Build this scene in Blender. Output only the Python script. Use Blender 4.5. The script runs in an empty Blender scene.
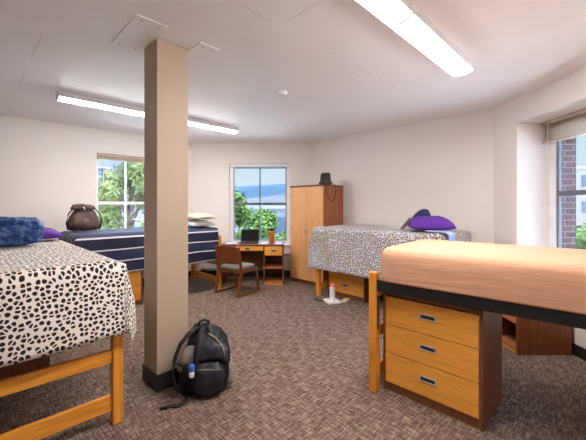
import bpy, bmesh, math, random
from mathutils import Vector, Matrix, noise
R2 = math.sqrt(0.5)
PI = math.pi
scene = bpy.context.scene
COL = scene.collection
random.seed(7)

# ------------------------------------------------------------------ camera
EYE = 1.47
cam_d = bpy.data.cameras.new('camera')
cam = bpy.data.objects.new('camera', cam_d)
COL.objects.link(cam)
cam.location = (0, 0, EYE)
cam.rotation_euler = (math.radians(90), 0, 0)
cam_d.sensor_width = 36
cam_d.lens = 36 * 326 / 586
cam_d.shift_y = -14 / 586
cam_d.clip_end = 9000
cam_d.clip_start = 0.05
scene.camera = cam

# ------------------------------------------------------------------ sky, sun, exposure
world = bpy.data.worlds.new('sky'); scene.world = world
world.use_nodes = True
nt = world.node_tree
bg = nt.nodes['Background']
# clear summer sky: pale at the horizon, blue above, upper part brightened, out of view, to light the room
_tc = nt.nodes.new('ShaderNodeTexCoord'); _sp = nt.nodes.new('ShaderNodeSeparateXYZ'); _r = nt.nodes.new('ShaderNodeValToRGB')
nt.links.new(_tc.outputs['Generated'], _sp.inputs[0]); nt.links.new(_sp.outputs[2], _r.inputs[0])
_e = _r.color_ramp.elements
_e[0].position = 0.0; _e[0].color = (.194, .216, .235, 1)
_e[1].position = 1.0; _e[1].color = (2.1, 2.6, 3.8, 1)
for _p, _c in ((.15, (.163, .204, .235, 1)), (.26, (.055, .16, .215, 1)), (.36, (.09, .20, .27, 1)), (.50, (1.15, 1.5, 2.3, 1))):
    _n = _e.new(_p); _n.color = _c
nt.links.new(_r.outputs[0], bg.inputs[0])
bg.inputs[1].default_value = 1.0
sun_d = bpy.data.lights.new('sun', 'SUN')
sun_d.energy = 7.5
sun_d.angle = math.radians(0.6)
sun_d.color = (1, .95, .86)
sun = bpy.data.objects.new('sun', sun_d); COL.objects.link(sun)
sdir = Vector((0.30, 0.36, 0.88)).normalized()
sun.rotation_euler = sdir.to_track_quat('Z', 'Y').to_euler()
LAMP = 15.0                      # strength of the fluorescent lenses
vs = scene.view_settings
vs.view_transform = 'Standard'
vs.look = 'None'
vs.gamma = 1
vs.use_curve_mapping = False
vs.exposure = 2.10
scene.cycles.diffuse_bounces = 12
scene.cycles.max_bounces = 16

# ------------------------------------------------------------------ materials
def new_mat(name):
    m = bpy.data.materials.new(name); m.use_nodes = True
    return m, m.node_tree, m.node_tree.nodes['Principled BSDF']
def N(nt, t, **k):
    n = nt.nodes.new(t)
    for a, b in k.items(): setattr(n, a, b)
    return n
def ramp(nt, fac, stops, interp='LINEAR'):
    r = N(nt, 'ShaderNodeValToRGB'); r.color_ramp.interpolation = interp
    e = r.color_ramp.elements
    while len(e) < len(stops): e.new(0.5)
    for x, (p, c) in zip(e, stops): x.position = p; x.color = (*c, 1)
    nt.links.new(fac, r.inputs[0]); return r.outputs[0]
def coords(nt, scale=(1, 1, 1), kind='Object', rot=(0, 0, 0)):
    tc = N(nt, 'ShaderNodeTexCoord'); mp = N(nt, 'ShaderNodeMapping')
    mp.inputs['Scale'].default_value = scale; mp.inputs['Rotation'].default_value = rot
    nt.links.new(tc.outputs[kind], mp.inputs[0]); return mp.outputs[0]
def noise_t(nt, vec, scale=5, detail=3, rough=.5, dist=0):
    n = N(nt, 'ShaderNodeTexNoise')
    n.inputs['Scale'].default_value = scale; n.inputs['Detail'].default_value = detail
    n.inputs['Roughness'].default_value = rough; n.inputs['Distortion'].default_value = dist
    nt.links.new(vec, n.inputs['Vector']); return n.outputs['Fac']
def bump(nt, b, h, strength=.3, dist=.01):
    n = N(nt, 'ShaderNodeBump'); n.inputs['Strength'].default_value = strength; n.inputs['Distance'].default_value = dist
    nt.links.new(h, n.inputs['Height']); nt.links.new(n.outputs[0], b.inputs['Normal'])
def mixc(nt, fac, a, b, mode='MIX'):
    n = N(nt, 'ShaderNodeMix', data_type='RGBA', blend_type=mode)
    for sock, v in ((n.inputs[0], fac), (n.inputs[6], a), (n.inputs[7], b)):
        if isinstance(v, (int, float)): sock.default_value = v
        elif isinstance(v, tuple): sock.default_value = (*v, 1)
        else: nt.links.new(v, sock)
    return n.outputs[2]
def mathn(nt, op, a, b=0.0, c=0.0):
    n = N(nt, 'ShaderNodeMath', operation=op)
    for i, v in enumerate((a, b, c)):
        if isinstance(v, (int, float)): n.inputs[i].default_value = v
        else: nt.links.new(v, n.inputs[i])
    return n.outputs[0]

def plain(name, col, rough=.6, metal=0, var=.06, sc=8, bmp=0, bsc=60):
    m, nt, b = new_mat(name)
    v = coords(nt)
    f = noise_t(nt, v, sc, 3)
    lo = tuple(c * (1 - var) for c in col); hi = tuple(min(1, c * (1 + var)) for c in col)
    nt.links.new(ramp(nt, f, [(.3, lo), (.7, hi)]), b.inputs['Base Color'])
    b.inputs['Roughness'].default_value = rough; b.inputs['Metallic'].default_value = metal
    if bmp: bump(nt, b, noise_t(nt, v, bsc, 3), bmp, .004)
    return m
def wood(name, dark, light, axis='X', rough=.38, sc=1.0):
    m, nt, b = new_mat(name)
    s = {'X': (1.1, 16, 16), 'Y': (16, 1.1, 16), 'Z': (16, 16, 1.1)}[axis]
    v = coords(nt, tuple(x * sc for x in s))
    f = noise_t(nt, v, 2.2, 5, .62, .35)
    g = noise_t(nt, v, 9, 2, .5)
    c = ramp(nt, f, [(.30, dark), (.62, light), (.8, tuple(x * .86 for x in light))])
    c2 = mixc(nt, ramp(nt, g, [(.45, (0, 0, 0)), (.75, (.35, .35, .35))]), c, tuple(x * .62 for x in dark))
    nt.links.new(c2, b.inputs['Base Color'])
    b.inputs['Roughness'].default_value = rough
    bump(nt, b, g, .08, .002)
    return m
M = {}
for ax in 'XYZ':
    M['oak' + ax] = wood('oak ' + ax, (.64, .235, .022), (.90, .38, .050), ax)
    M['front' + ax] = wood('drawer oak ' + ax, (.78, .33, .048), (.95, .43, .075), ax, .35)
    M['walnut' + ax] = wood('red brown laminate ' + ax, (.15, .048, .018), (.235, .082, .030), ax, .4)
    M['cherry' + ax] = wood('cherry ' + ax, (.15, .040, .012), (.25, .075, .022), ax, .35)
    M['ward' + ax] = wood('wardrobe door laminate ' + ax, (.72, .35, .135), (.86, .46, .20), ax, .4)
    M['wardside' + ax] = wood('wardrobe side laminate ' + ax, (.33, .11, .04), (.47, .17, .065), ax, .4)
M['black'] = plain('black steel', (.018, .016, .018), .45, .3)
M['silver'] = plain('brushed nickel', (.62, .60, .57), .4, .6)
M['slot'] = plain('dark recess', (.012, .011, .010), .6)
M['white_metal'] = plain('white enamel', (.78, .77, .76), .4)
M['plastic'] = plain('white plastic', (.80, .79, .77), .45)
M['greyframe'] = plain('grey window metal', (.16, .17, .20), .4, .2)
M['whiteframe'] = plain('white painted frame', (.90, .90, .93), .45)
M['rubber'] = plain('black vinyl base', (.020, .018, .020), .5)
M['blind'] = plain('beige blind slat', (.52, .41, .30), .5)
M['laptop'] = plain('dark laptop shell', (.03, .035, .045), .4)
M['screen'] = plain('black glass screen', (.006, .008, .014), .12, var=.0)
M['purple'] = plain('purple cotton', (.12, .025, .32), .8, bmp=.4, bsc=30)
M['navycloth'] = plain('navy cloth', (.02, .035, .10), .8, bmp=.4)
M['cream'] = plain('cream pillowcase', (.56, .49, .38), .85, var=.12, sc=30, bmp=.4, bsc=25)
M['whitecloth'] = plain('white cotton', (.82, .80, .80), .85, bmp=.4, bsc=20)
M['paleblue'] = plain('pale blue sheet', (.42, .50, .78), .85, bmp=.5, bsc=20)
M['brownleather'] = plain('dark brown fabric', (.085, .045, .040), .6, var=.3, bmp=.6, bsc=18)
M['darkleather'] = plain('darkest brown strap', (.022, .014, .013), .55)
M['olive'] = plain('dark olive cloth', (.060, .052, .038), .8, var=.3)
M['packblack'] = plain('black nylon', (.006, .006, .009), .55, var=.3, bmp=.5, bsc=40)
M['packdark'] = plain('dark charcoal nylon', (.012, .012, .020), .5, var=.4, sc=14, bmp=.6, bsc=35)
M['packgrey'] = plain('grey mesh', (.26, .22, .19), .8, var=.25, sc=40)
M['bluecap'] = plain('blue cap', (.03, .14, .55), .4)
M['amber'] = plain('amber bottle', (.48, .15, .012), .25)
M['pink'] = plain('coral pink plastic', (.85, .16, .15), .4)
M['bottlewhite'] = plain('white bottle', (.85, .82, .84), .35)
M['paper'] = plain('white paper', (.82, .81, .80), .8)
M['paperyellow'] = plain('yellowed cover', (.62, .54, .30), .8)
M['graphite'] = plain('dark grey cover', (.06, .055, .06), .6)
M['seatcloth'] = plain('grey green upholstery', (.20, .195, .155), .9, var=.12, sc=60, bmp=.3, bsc=150)
M['spacegrey'] = plain('pale grey book cover', (.70, .68, .67), .5)

def mk_wall(name, col):
    m, nt, b = new_mat(name)
    v = coords(nt)
    f = noise_t(nt, v, 1.3, 4, .6)
    nt.links.new(ramp(nt, f, [(.3, tuple(c * .97 for c in col)), (.7, col)]), b.inputs['Base Color'])
    b.inputs['Roughness'].default_value = .62
    bump(nt, b, noise_t(nt, v, 180, 2), .12, .002)
    return m
M['wall'] = mk_wall('painted plaster wall', (.86, .81, .77))
M['column'] = mk_wall('painted column', (.47, .36, .265))
def mk_ceiling():
    m, nt, b = new_mat('skimmed ceiling')
    v = coords(nt)
    f = noise_t(nt, v, .9, 4, .6)
    c = ramp(nt, f, [(.3, (.83, .805, .80)), (.7, (.88, .86, .855))])
    # old board joints: thin darker lines along the room's two directions, broken up
    mp = coords(nt, rot=(0, 0, math.radians(45)))
    sp = N(nt, 'ShaderNodeSeparateXYZ'); nt.links.new(mp, sp.inputs[0])
    br = ramp(nt, noise_t(nt, v, 2.3, 3), [(.52, (0, 0, 0)), (.60, (1, 1, 1))])
    def lines(o, per, off, w):
        a = mathn(nt, 'ADD', o, off); a = mathn(nt, 'DIVIDE', a, per); a = mathn(nt, 'FRACT', a)
        a = mathn(nt, 'SUBTRACT', a, .5); a = mathn(nt, 'ABSOLUTE', a)
        return mathn(nt, 'LESS_THAN', a, w / per)
    l = mathn(nt, 'MAXIMUM', lines(sp.outputs[0], 2.44, .55, .004), lines(sp.outputs[1], 1.22, .2, .004))
    l = mathn(nt, 'MULTIPLY', l, br); l = mathn(nt, 'MULTIPLY', l, .35)
    nt.links.new(mixc(nt, l, c, (.30, .26, .23)), b.inputs['Base Color'])
    b.inputs['Roughness'].default_value = .33
    b.inputs['Specular IOR Level'].default_value = .22
    bump(nt, b, noise_t(nt, v, 5, 3), .12, .02)
    return m
M['ceiling'] = mk_ceiling()
def mk_carpet():
    m, nt, b = new_mat('woven loop carpet')
    def rc(scale):
        mp = N(nt, 'ShaderNodeMapping'); mp.inputs['Scale'].default_value = scale
        nt.links.new(coords(nt, rot=(0, 0, math.radians(45))), mp.inputs[0]); return mp.outputs[0]
    a = noise_t(nt, rc((10, 90, 1)), 1.0, 2, .6)
    c = noise_t(nt, rc((90, 10, 1)), 1.0, 2, .6)
    mx = mathn(nt, 'ADD', mathn(nt, 'MULTIPLY', mathn(nt, 'MAXIMUM', a, c), .62), mathn(nt, 'MULTIPLY', mathn(nt, 'MINIMUM', a, c), .38))
    big = noise_t(nt, coords(nt), 1.6, 3)
    col = ramp(nt, mx, [(.40, (.062, .036, .025)), (.51, (.158, .107, .083)), (.63, (.37, .275, .215))])
    col = mixc(nt, ramp(nt, big, [(.3, (0, 0, 0)), (.7, (.15, .15, .15))]), col, (.22, .155, .125))
    nt.links.new(col, b.inputs['Base Color'])
    b.inputs['Roughness'].default_value = .95
    b.inputs['Specular IOR Level'].default_value = .15
    bump(nt, b, mx, .8, .006)
    return m
M['carpet'] = mk_carpet()
def mk_spots(name, base, spot, sc, thr, rnd=1.0, tint=None):
    m, nt, b = new_mat(name)
    v = coords(nt, (1, 1, 1), 'UV')
    nz = N(nt, 'ShaderNodeTexNoise'); nz.inputs['Scale'].default_value = sc * .9; nz.inputs['Detail'].default_value = 2
    nt.links.new(v, nz.inputs['Vector'])
    va = N(nt, 'ShaderNodeVectorMath', operation='MULTIPLY_ADD')
    nt.links.new(nz.outputs['Color'], va.inputs[0]); va.inputs[1].default_value = (.50 / sc,) * 3; nt.links.new(v, va.inputs[2])
    vo = N(nt, 'ShaderNodeTexVoronoi', voronoi_dimensions='2D'); vo.inputs['Scale'].default_value = sc; vo.inputs['Randomness'].default_value = rnd; vo.feature = 'DISTANCE_TO_EDGE'
    nt.links.new(va.outputs[0], vo.inputs['Vector'])
    f = ramp(nt, vo.outputs['Distance'], [(thr, (0, 0, 0)), (thr + .05, (1, 1, 1))])
    vf = N(nt, 'ShaderNodeTexVoronoi', voronoi_dimensions='2D'); vf.inputs['Scale'].default_value = sc; vf.inputs['Randomness'].default_value = rnd
    nt.links.new(va.outputs[0], vf.inputs['Vector'])
    f = mathn(nt, 'MULTIPLY', f, ramp(nt, vf.outputs['Distance'], [(.37, (1, 1, 1)), (.43, (0, 0, 0))]))
    bc = base
    if tint:
        bc = mixc(nt, ramp(nt, noise_t(nt, v, 3.5, 2), [(.45, (0, 0, 0)), (.65, (1, 1, 1))]), base, tint)
    nt.links.new(mixc(nt, f, bc, spot), b.inputs['Base Color'])
    b.inputs['Roughness'].default_value = .85
    b.inputs['Sheen Weight'].default_value = .25
    bump(nt, b, noise_t(nt, v, 9, 4), .5, .02)
    return m
M['dalmatian'] = mk_spots('cream plush with black spots', (.88, .81, .78), (.008, .005, .005), 33, .10, .80, (.88, .80, .70))
M['leopard'] = mk_spots('grey leopard print', (.66, .64, .70), (.025, .020, .030), 36, .10, .95, (.58, .50, .42))
def mk_stripes():
    m, nt, b = new_mat('navy with white stripes')
    v = coords(nt, (1, 1, 1), 'UV')
    sp = N(nt, 'ShaderNodeSeparateXYZ'); nt.links.new(v, sp.inputs[0])
    a = mathn(nt, 'DIVIDE', mathn(nt, 'ADD', sp.outputs[1], 2.22), .167); a = mathn(nt, 'FRACT', a)
    f = mathn(nt, 'LESS_THAN', a, .11)
    # alternate bands a little lighter
    a2 = mathn(nt, 'FRACT', mathn(nt, 'DIVIDE', mathn(nt, 'ADD', sp.outputs[1], 2.22), .334))
    f2 = mathn(nt, 'LESS_THAN', a2, .5)
    c = mixc(nt, f2, (.008, .011, .045), (.017, .026, .085))
    nt.links.new(mixc(nt, f, c, (.68, .68, .72)), b.inputs['Base Color'])
    b.inputs['Roughness'].default_value = .7
    bump(nt, b, noise_t(nt, v, 7, 4), .5, .03)
    return m
M['stripes'] = mk_stripes()
def mk_quilt():
    m, nt, b = new_mat('blue quilted cotton')
    v = coords(nt)
    nt.links.new(ramp(nt, noise_t(nt, v, 16, 4, .7), [(.38, (.010, .03, .13)), (.52, (.03, .10, .34)), (.66, (.20, .34, .66))]), b.inputs['Base Color'])  # palest blue stop paints highlights into the cloth colour
    b.inputs['Roughness'].default_value = .75
    bump(nt, b, noise_t(nt, v, 22, 3), .8, .02)
    return m
M['quilt'] = mk_quilt()
def mk_sheet():
    m, nt, b = new_mat('tan fitted sheet')
    v = coords(nt, (1.2, 3, 3))
    nt.links.new(ramp(nt, noise_t(nt, v, 2, 3), [(.3, (.60, .32, .19)), (.7, (.66, .36, .225))]), b.inputs['Base Color'])
    b.inputs['Roughness'].default_value = .8
    b.inputs['Sheen Weight'].default_value = .1
    n1 = noise_t(nt, coords(nt, (1.0, 4, 7)), 2.2, 4, .6, .8)
    bump(nt, b, n1, .26, .03)
    return m
M['sheet'] = mk_sheet()
def mk_glass():
    m = bpy.data.materials.new('window glass'); m.use_nodes = True
    nt = m.node_tree; nt.nodes.clear()
    out = N(nt, 'ShaderNodeOutputMaterial'); mx = N(nt, 'ShaderNodeMixShader')
    tr = N(nt, 'ShaderNodeBsdfTransparent'); gl = N(nt, 'ShaderNodeBsdfGlossy'); fr = N(nt, 'ShaderNodeFresnel')
    tr.inputs[0].default_value = (.93, .96, .97, 1); gl.inputs['Roughness'].default_value = .02
    fr.inputs[0].default_value = 1.25
    nt.links.new(fr.outputs[0], mx.inputs[0]); nt.links.new(tr.outputs[0], mx.inputs[1]); nt.links.new(gl.outputs[0], mx.inputs[2])
    nt.links.new(mx.outputs[0], out.inputs[0])
    return m
M['glass'] = mk_glass()
def mk_emit(name, col, s):
    m, nt, b = new_mat(name)
    b.inputs['Base Color'].default_value = (.9, .9, .88, 1)
    b.inputs['Emission Color'].default_value = (*col, 1); b.inputs['Emission Strength'].default_value = s
    return m
M['lens'] = mk_emit('lit acrylic lens', (1, .965, .935), LAMP)
M['lens_dim'] = mk_emit('lit dimmer acrylic lens', (1, .955, .90), LAMP * .78)  # weaker, warmer emission for the left pair
def mk_brick():
    m, nt, b = new_mat('red brick')
    br = N(nt, 'ShaderNodeTexBrick')
    nt.links.new(coords(nt, (1, 1, 1), 'UV'), br.inputs['Vector'])
    br.inputs['Scale'].default_value = 1
    br.inputs['Brick Width'].default_value = .21; br.inputs['Row Height'].default_value = .072; br.inputs['Mortar Size'].default_value = .007
    br.inputs['Color1'].default_value = (.062, .020, .020, 1); br.inputs['Color2'].default_value = (.038, .015, .019, 1); br.inputs['Mortar'].default_value = (.13, .115, .12, 1)
    nt.links.new(br.outputs[0], b.inputs['Base Color']); b.inputs['Roughness'].default_value = .9
    return m
M['brick'] = mk_brick()
M['foliage'] = plain('green leaves', (.060, .105, .028), .85, var=.45, sc=.9)
M['needles'] = plain('pale pine needles', (.16, .185, .07), .85, var=.4, sc=.7)
for k in ():
    nt_ = M[k].node_tree; b_ = nt_.nodes['Principled BSDF']
    b_.inputs['Transmission Weight'].default_value = 0
M['bark'] = plain('bark', (.13, .09, .06), .9, var=.3)
M['lawn'] = plain('town ground', (.60, .62, .62), .95, var=.35, sc=.05)
M['hill'] = plain('hazy hillside', (.021, .036, .054), 1, var=.16, sc=.002)  # distance haze painted into the hillside colour
M['hillnear'] = plain('haze-tinted dry slope', (.042, .047, .054), 1, var=.18, sc=.004)  # slope colour holds painted haze as well
M['bgwall'] = plain('grey facade', (.16, .17, .19), .8, sc=.6)
M['bgpale'] = plain('pale facade', (.14, .145, .155), .8, sc=.3)
M['bgblue'] = plain('blue grey facade', (.07, .11, .16), .7, sc=.3)
M['bgbeige'] = plain('beige facade', (.20, .18, .15), .8, sc=.3)
M['bgfaint'] = plain('pale bluish panes', (.105, .12, .145), .8)  # panes carry distance haze in their colour, close to the facade tone
M['bgroof'] = plain('white roof edge', (.22, .23, .25), .7, sc=.3)
M['bgglass'] = plain('dark window glass', (.06, .08, .11), .2)

for k_ in ('foliage', 'needles', 'hill', 'hillnear', 'bgwall', 'bgpale', 'bgblue', 'bgbeige', 'bgroof', 'bgfaint', 'lawn', 'bark'):
    M[k_].node_tree.nodes['Principled BSDF'].inputs['Specular IOR Level'].default_value = 0

# ------------------------------------------------------------------ mesh helpers
def link(o, parent=None):
    COL.objects.link(o)
    if parent is not None: o.parent = parent
    return o
def obj(name, bm, mat, parent=None, smooth=False, bev=0, loc=None, rotz=None):
    me = bpy.data.meshes.new(name)
    bmesh.ops.recalc_face_normals(bm, faces=bm.faces[:])
    bm.to_mesh(me); bm.free()
    if isinstance(mat, str): mat = M[mat]
    me.materials.append(mat)
    if smooth:
        for p in me.polygons: p.use_smooth = True
    o = bpy.data.objects.new(name, me); link(o, parent)
    if bev:
        b = o.modifiers.new('bevel', 'BEVEL'); b.width = bev; b.segments = 2; b.limit_method = 'ANGLE'
    if loc is not None: o.location = loc
    if rotz is not None: o.rotation_euler = (0, 0, rotz)
    return o
def tag(o, label=None, cat=None, group=None, kind=None):
    if label: o['label'] = label
    if cat: o['category'] = cat
    if group: o['group'] = group
    if kind: o['kind'] = kind
    return o
def thing(name, label, cat, loc=(0, 0, 0), rotz=0, group=None):
    o = bpy.data.objects.new(name, None); link(o)
    o.empty_display_size = .1
    o.location = loc; o.rotation_euler = (0, 0, rotz)
    return tag(o, label, cat, group)
def dup(root, loc, rotz, label, group=None):
    def rec(o, parent):
        c = o.copy(); COL.objects.link(c); c.parent = parent
        for ch in list(o.children): rec(ch, c)
        return c
    r = rec(root, None); r.location = loc; r.rotation_euler = (0, 0, rotz); r['label'] = label
    if group: r['group'] = group
    return r
def P(v, u, z=0): return Vector(((u + v) * R2, (u - v) * R2, z))
RV, RU = -PI / 4, PI / 4          # local x along v (away from left wall) / along u
def box(bm, x0, x1, y0, y1, z0, z1, mtx=None):
    vs_ = [bm.verts.new((x, y, z)) for z in (z0, z1) for y in (y0, y1) for x in (x0, x1)]
    for f in ((0, 2, 3, 1), (4, 5, 7, 6), (0, 1, 5, 4), (1, 3, 7, 5), (3, 2, 6, 7), (2, 0, 4, 6)):
        bm.faces.new([vs_[i] for i in f])
    if mtx is not None: bmesh.ops.transform(bm, matrix=mtx, verts=vs_)
    return vs_
def boxes(*bs):
    bm = bmesh.new()
    for b in bs: box(bm, *b)
    return bm
def prism(bm, pts, z0, z1):
    lo = [bm.verts.new((x, y, z0)) for x, y in pts]; hi = [bm.verts.new((x, y, z1)) for x, y in pts]
    bm.faces.new(lo); bm.faces.new(hi)
    n = len(pts)
    for i in range(n): bm.faces.new((lo[i], lo[(i + 1) % n], hi[(i + 1) % n], hi[i]))
def tube(bm, pts, r, n=8, flat=1.0, up=Vector((0, 0, 1)), closed=False):
    pts = [Vector(p) for p in pts]; rings = []
    m = len(pts)
    for i, p in enumerate(pts):
        if closed: t = (pts[(i + 1) % m] - pts[i - 1]).normalized()
        else: t = (pts[min(i + 1, m - 1)] - pts[max(i - 1, 0)]).normalized()
        a = t.cross(up)
        if a.length < 1e-3: a = t.cross(Vector((1, 0, 0)))
        a.normalize(); b = a.cross(t)
        rr = r[i] if isinstance(r, (list, tuple)) else r
        rings.append([bm.verts.new(p + a * math.cos(k * 2 * PI / n) * rr + b * math.sin(k * 2 * PI / n) * rr * flat) for k in range(n)])
    for i in range(m if closed else m - 1):
        A, B = rings[i], rings[(i + 1) % m]
        for k in range(n): bm.faces.new((A[k], A[(k + 1) % n], B[(k + 1) % n], B[k]))
    if not closed: bm.faces.new(rings[0]); bm.faces.new(rings[-1])
def lathe(bm, prof, n=20, c=(0, 0)):
    rings = [[bm.verts.new((c[0] + r * math.cos(k * 2 * PI / n), c[1] + r * math.sin(k * 2 * PI / n), z)) for k in range(n)] for r, z in prof]
    for A, B in zip(rings, rings[1:]):
        for k in range(n): bm.faces.new((A[k], A[(k + 1) % n], B[(k + 1) % n], B[k]))
    bm.faces.new(rings[0]); bm.faces.new(rings[-1])
def sup(t, e): c = math.cos(t); return math.copysign(abs(c) ** e, c)
def loft(bm, rings_def, n=28, jit=0, seed=0):
    """rings_def: list of (z, cx, cy, rx, ry, exponent)"""
    rings = []
    for z, cx, cy, rx, ry, e in rings_def:
        ring = []
        for k in range(n):
            t = k * 2 * PI / n
            p = Vector((cx + rx * sup(t, e), cy + ry * sup(t - PI / 2, e), z))
            if jit:
                q = noise.noise_vector(p * 9 + Vector((seed, 0, 0))) * jit
                p += Vector((q.x, q.y, q.z * .5))
            ring.append(bm.verts.new(p))
        rings.append(ring)
    for A, B in zip(rings, rings[1:]):
        for k in range(n): bm.faces.new((A[k], A[(k + 1) % n], B[(k + 1) % n], B[k]))
    bm.faces.new(rings[0]); bm.faces.new(rings[-1])
def pillow_bm(L, W, H, seed=0, e=.42):
    bm = bmesh.new(); nx, ny = 22, 16
    def zz(a, b): return (max(0, (1 - abs(a) ** 3.0)) ** .55) * (max(0, (1 - abs(b) ** 3.0)) ** .55)
    top, bot = {}, {}
    for i in range(nx + 1):
        for j in range(ny + 1):
            a, b = 2 * i / nx - 1, 2 * j / ny - 1
            k = 1 - .07 * (1 - b * b) * abs(a) ** 6 ; l = 1 - .07 * (1 - a * a) * abs(b) ** 6
            x, y = a * L / 2 * k, b * W / 2 * l
            h = zz(a, b); w = noise.noise(Vector((x * 6 + seed, y * 6, seed))) * .018 * h
            top[i, j] = bm.verts.new((x, y, .22 * H + .78 * H * h + w))
            if i in (0, nx) or j in (0, ny): bot[i, j] = top[i, j]
            else: bot[i, j] = bm.verts.new((x, y, .22 * H * (1 - h)))
    for i in range(nx):
        for j in range(ny):
            bm.faces.new((top[i, j], top[i + 1, j], top[i + 1, j + 1], top[i, j + 1]))
            f = (bot[i, j], bot[i, j + 1], bot[i + 1, j + 1], bot[i + 1, j])
            try: bm.faces.new(f)
            except ValueError: pass
    return bm

# ------------------------------------------------------------------ room shell
H = 2.80
WV, WU, DY, RX = -6.35, 5.12, 6.85, 2.76
def c_of(v, u): p = P(v, u); return (p.x, p.y)
pA = (DY + WV / R2, DY)                  # left wall / window wall behind the desk
pB = (WU / R2 - DY, DY)
pC = (RX, WU / R2 - RX)
VR, UB = .80, -2.6
pD = (RX + .05, RX + .05 - VR / R2)
pE, pF = c_of(VR, UB), c_of(WV, UB)
poly = [pA, pB, pC, pD, pE, pF]
def grow(pts, d):
    c = Vector((sum(p[0] for p in pts) / len(pts), sum(p[1] for p in pts) / len(pts)))
    return [tuple(Vector(p) + (Vector(p) - c).normalized() * d) for p in pts]
bm = bmesh.new(); prism(bm, grow(poly, .25), -.2, 0); tag(obj('floor', bm, 'carpet'), kind='structure')
bm = bmesh.new(); prism(bm, grow(poly, .25), H, H + .2); tag(obj('ceiling', bm, 'ceiling'), kind='structure')

def wall(name, a, b, th, hole=None, ext=(0, 0), mat='wall'):
    """interior face from a to b (left to right seen from inside); local x along the wall, local y outward. hole=(s0,s1,z0,z1)"""
    a, b = Vector(a), Vector(b); L = (b - a).length
    ang = math.atan2(b.y - a.y, b.x - a.x)
    s0, s1 = -ext[0], L + ext[1]
    if hole:
        h0, h1, z0, z1 = hole
        bm = boxes((s0, h0, 0, th, 0, H), (h1, s1, 0, th, 0, H), (h0, h1, 0, th, 0, z0), (h0, h1, 0, th, z1, H))
        bmesh.ops.remove_doubles(bm, verts=bm.verts[:], dist=1e-5)
    else: bm = boxes((s0, s1, 0, th, 0, H))
    o = obj(name, bm, mat, loc=(a.x, a.y, 0), rotz=ang); tag(o, kind='structure')
    return o, ang, L
# left wall, seen from inside its left end is at the back
HOLE_L = ((Vector(pA) - Vector(pF)).length - 1.76, (Vector(pA) - Vector(pF)).length - .74, .66, 2.39)
wL, angL, lenL = wall('wall_left', pF, pA, .30, HOLE_L, (.3, .0))
HOLE_D = (-1.345 - pA[0], -.063 - pA[0], .66, 2.37)
wD, angD, lenD = wall('wall_back', pA, pB, .30, HOLE_D, (.0, .0))
wall('wall_far_right', pB, pC, .3, None, (.0, 0))
NICHE = (pC[1] - 4.03, pC[1] - 2.72, .74, 2.50)
wall('wall_right', pC, pD, .49, NICHE, (0, 0))
wall('wall_side', pD, pE, .3, None, (0, .3))
wall('wall_front', pE, pF, .3, None, (0, 0))

def base_run(name, a, b):
    a, b = Vector(a), Vector(b); L = (b - a).length
    o = obj(name, boxes((.012, L - .012, -.012, 0, 0, .11)), 'rubber', loc=(a.x, a.y, 0), rotz=math.atan2(b.y - a.y, b.x - a.x)); tag(o, kind='structure')
base_run('baseboard_left', pF, pA); base_run('baseboard_back', pA, pB); base_run('baseboard_far_right', pB, pC)
base_run('baseboard_right', pC, pD); base_run('baseboard_side', pD, pE); base_run('baseboard_front', pE, pF)

# column
cs = .265
colp = Vector((-1.075, 2.576))
cv, cu = (colp.x - colp.y) * R2, (colp.x + colp.y) * R2
def uvbox(v0, v1, u0, u1, z0, z1):        # box in room axes, returned in world coordinates
    bm = bmesh.new()
    prism(bm, [c_of(v0, u0), c_of(v1, u0), c_of(v1, u1), c_of(v0, u1)], z0, z1); return bm
tag(obj('column', uvbox(cv - cs, cv, cu, cu + cs, 0, H), 'column', bev=.004), kind='structure')
bm = bmesh.new()
e = .010
for (a0, a1, b0, b1) in ((cv - cs - e, cv + e, cu - e, cu), (cv - cs - e, cv + e, cu + cs, cu + cs + e), (cv - cs - e, cv - cs, cu, cu + cs), (cv, cv + e, cu, cu + cs)):
    prism(bm, [c_of(a0, b0), c_of(a1, b0), c_of(a1, b1), c_of(a0, b1)], 0, .135)
tag(obj('baseboard_column', bm, 'rubber'), kind='structure')

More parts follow.
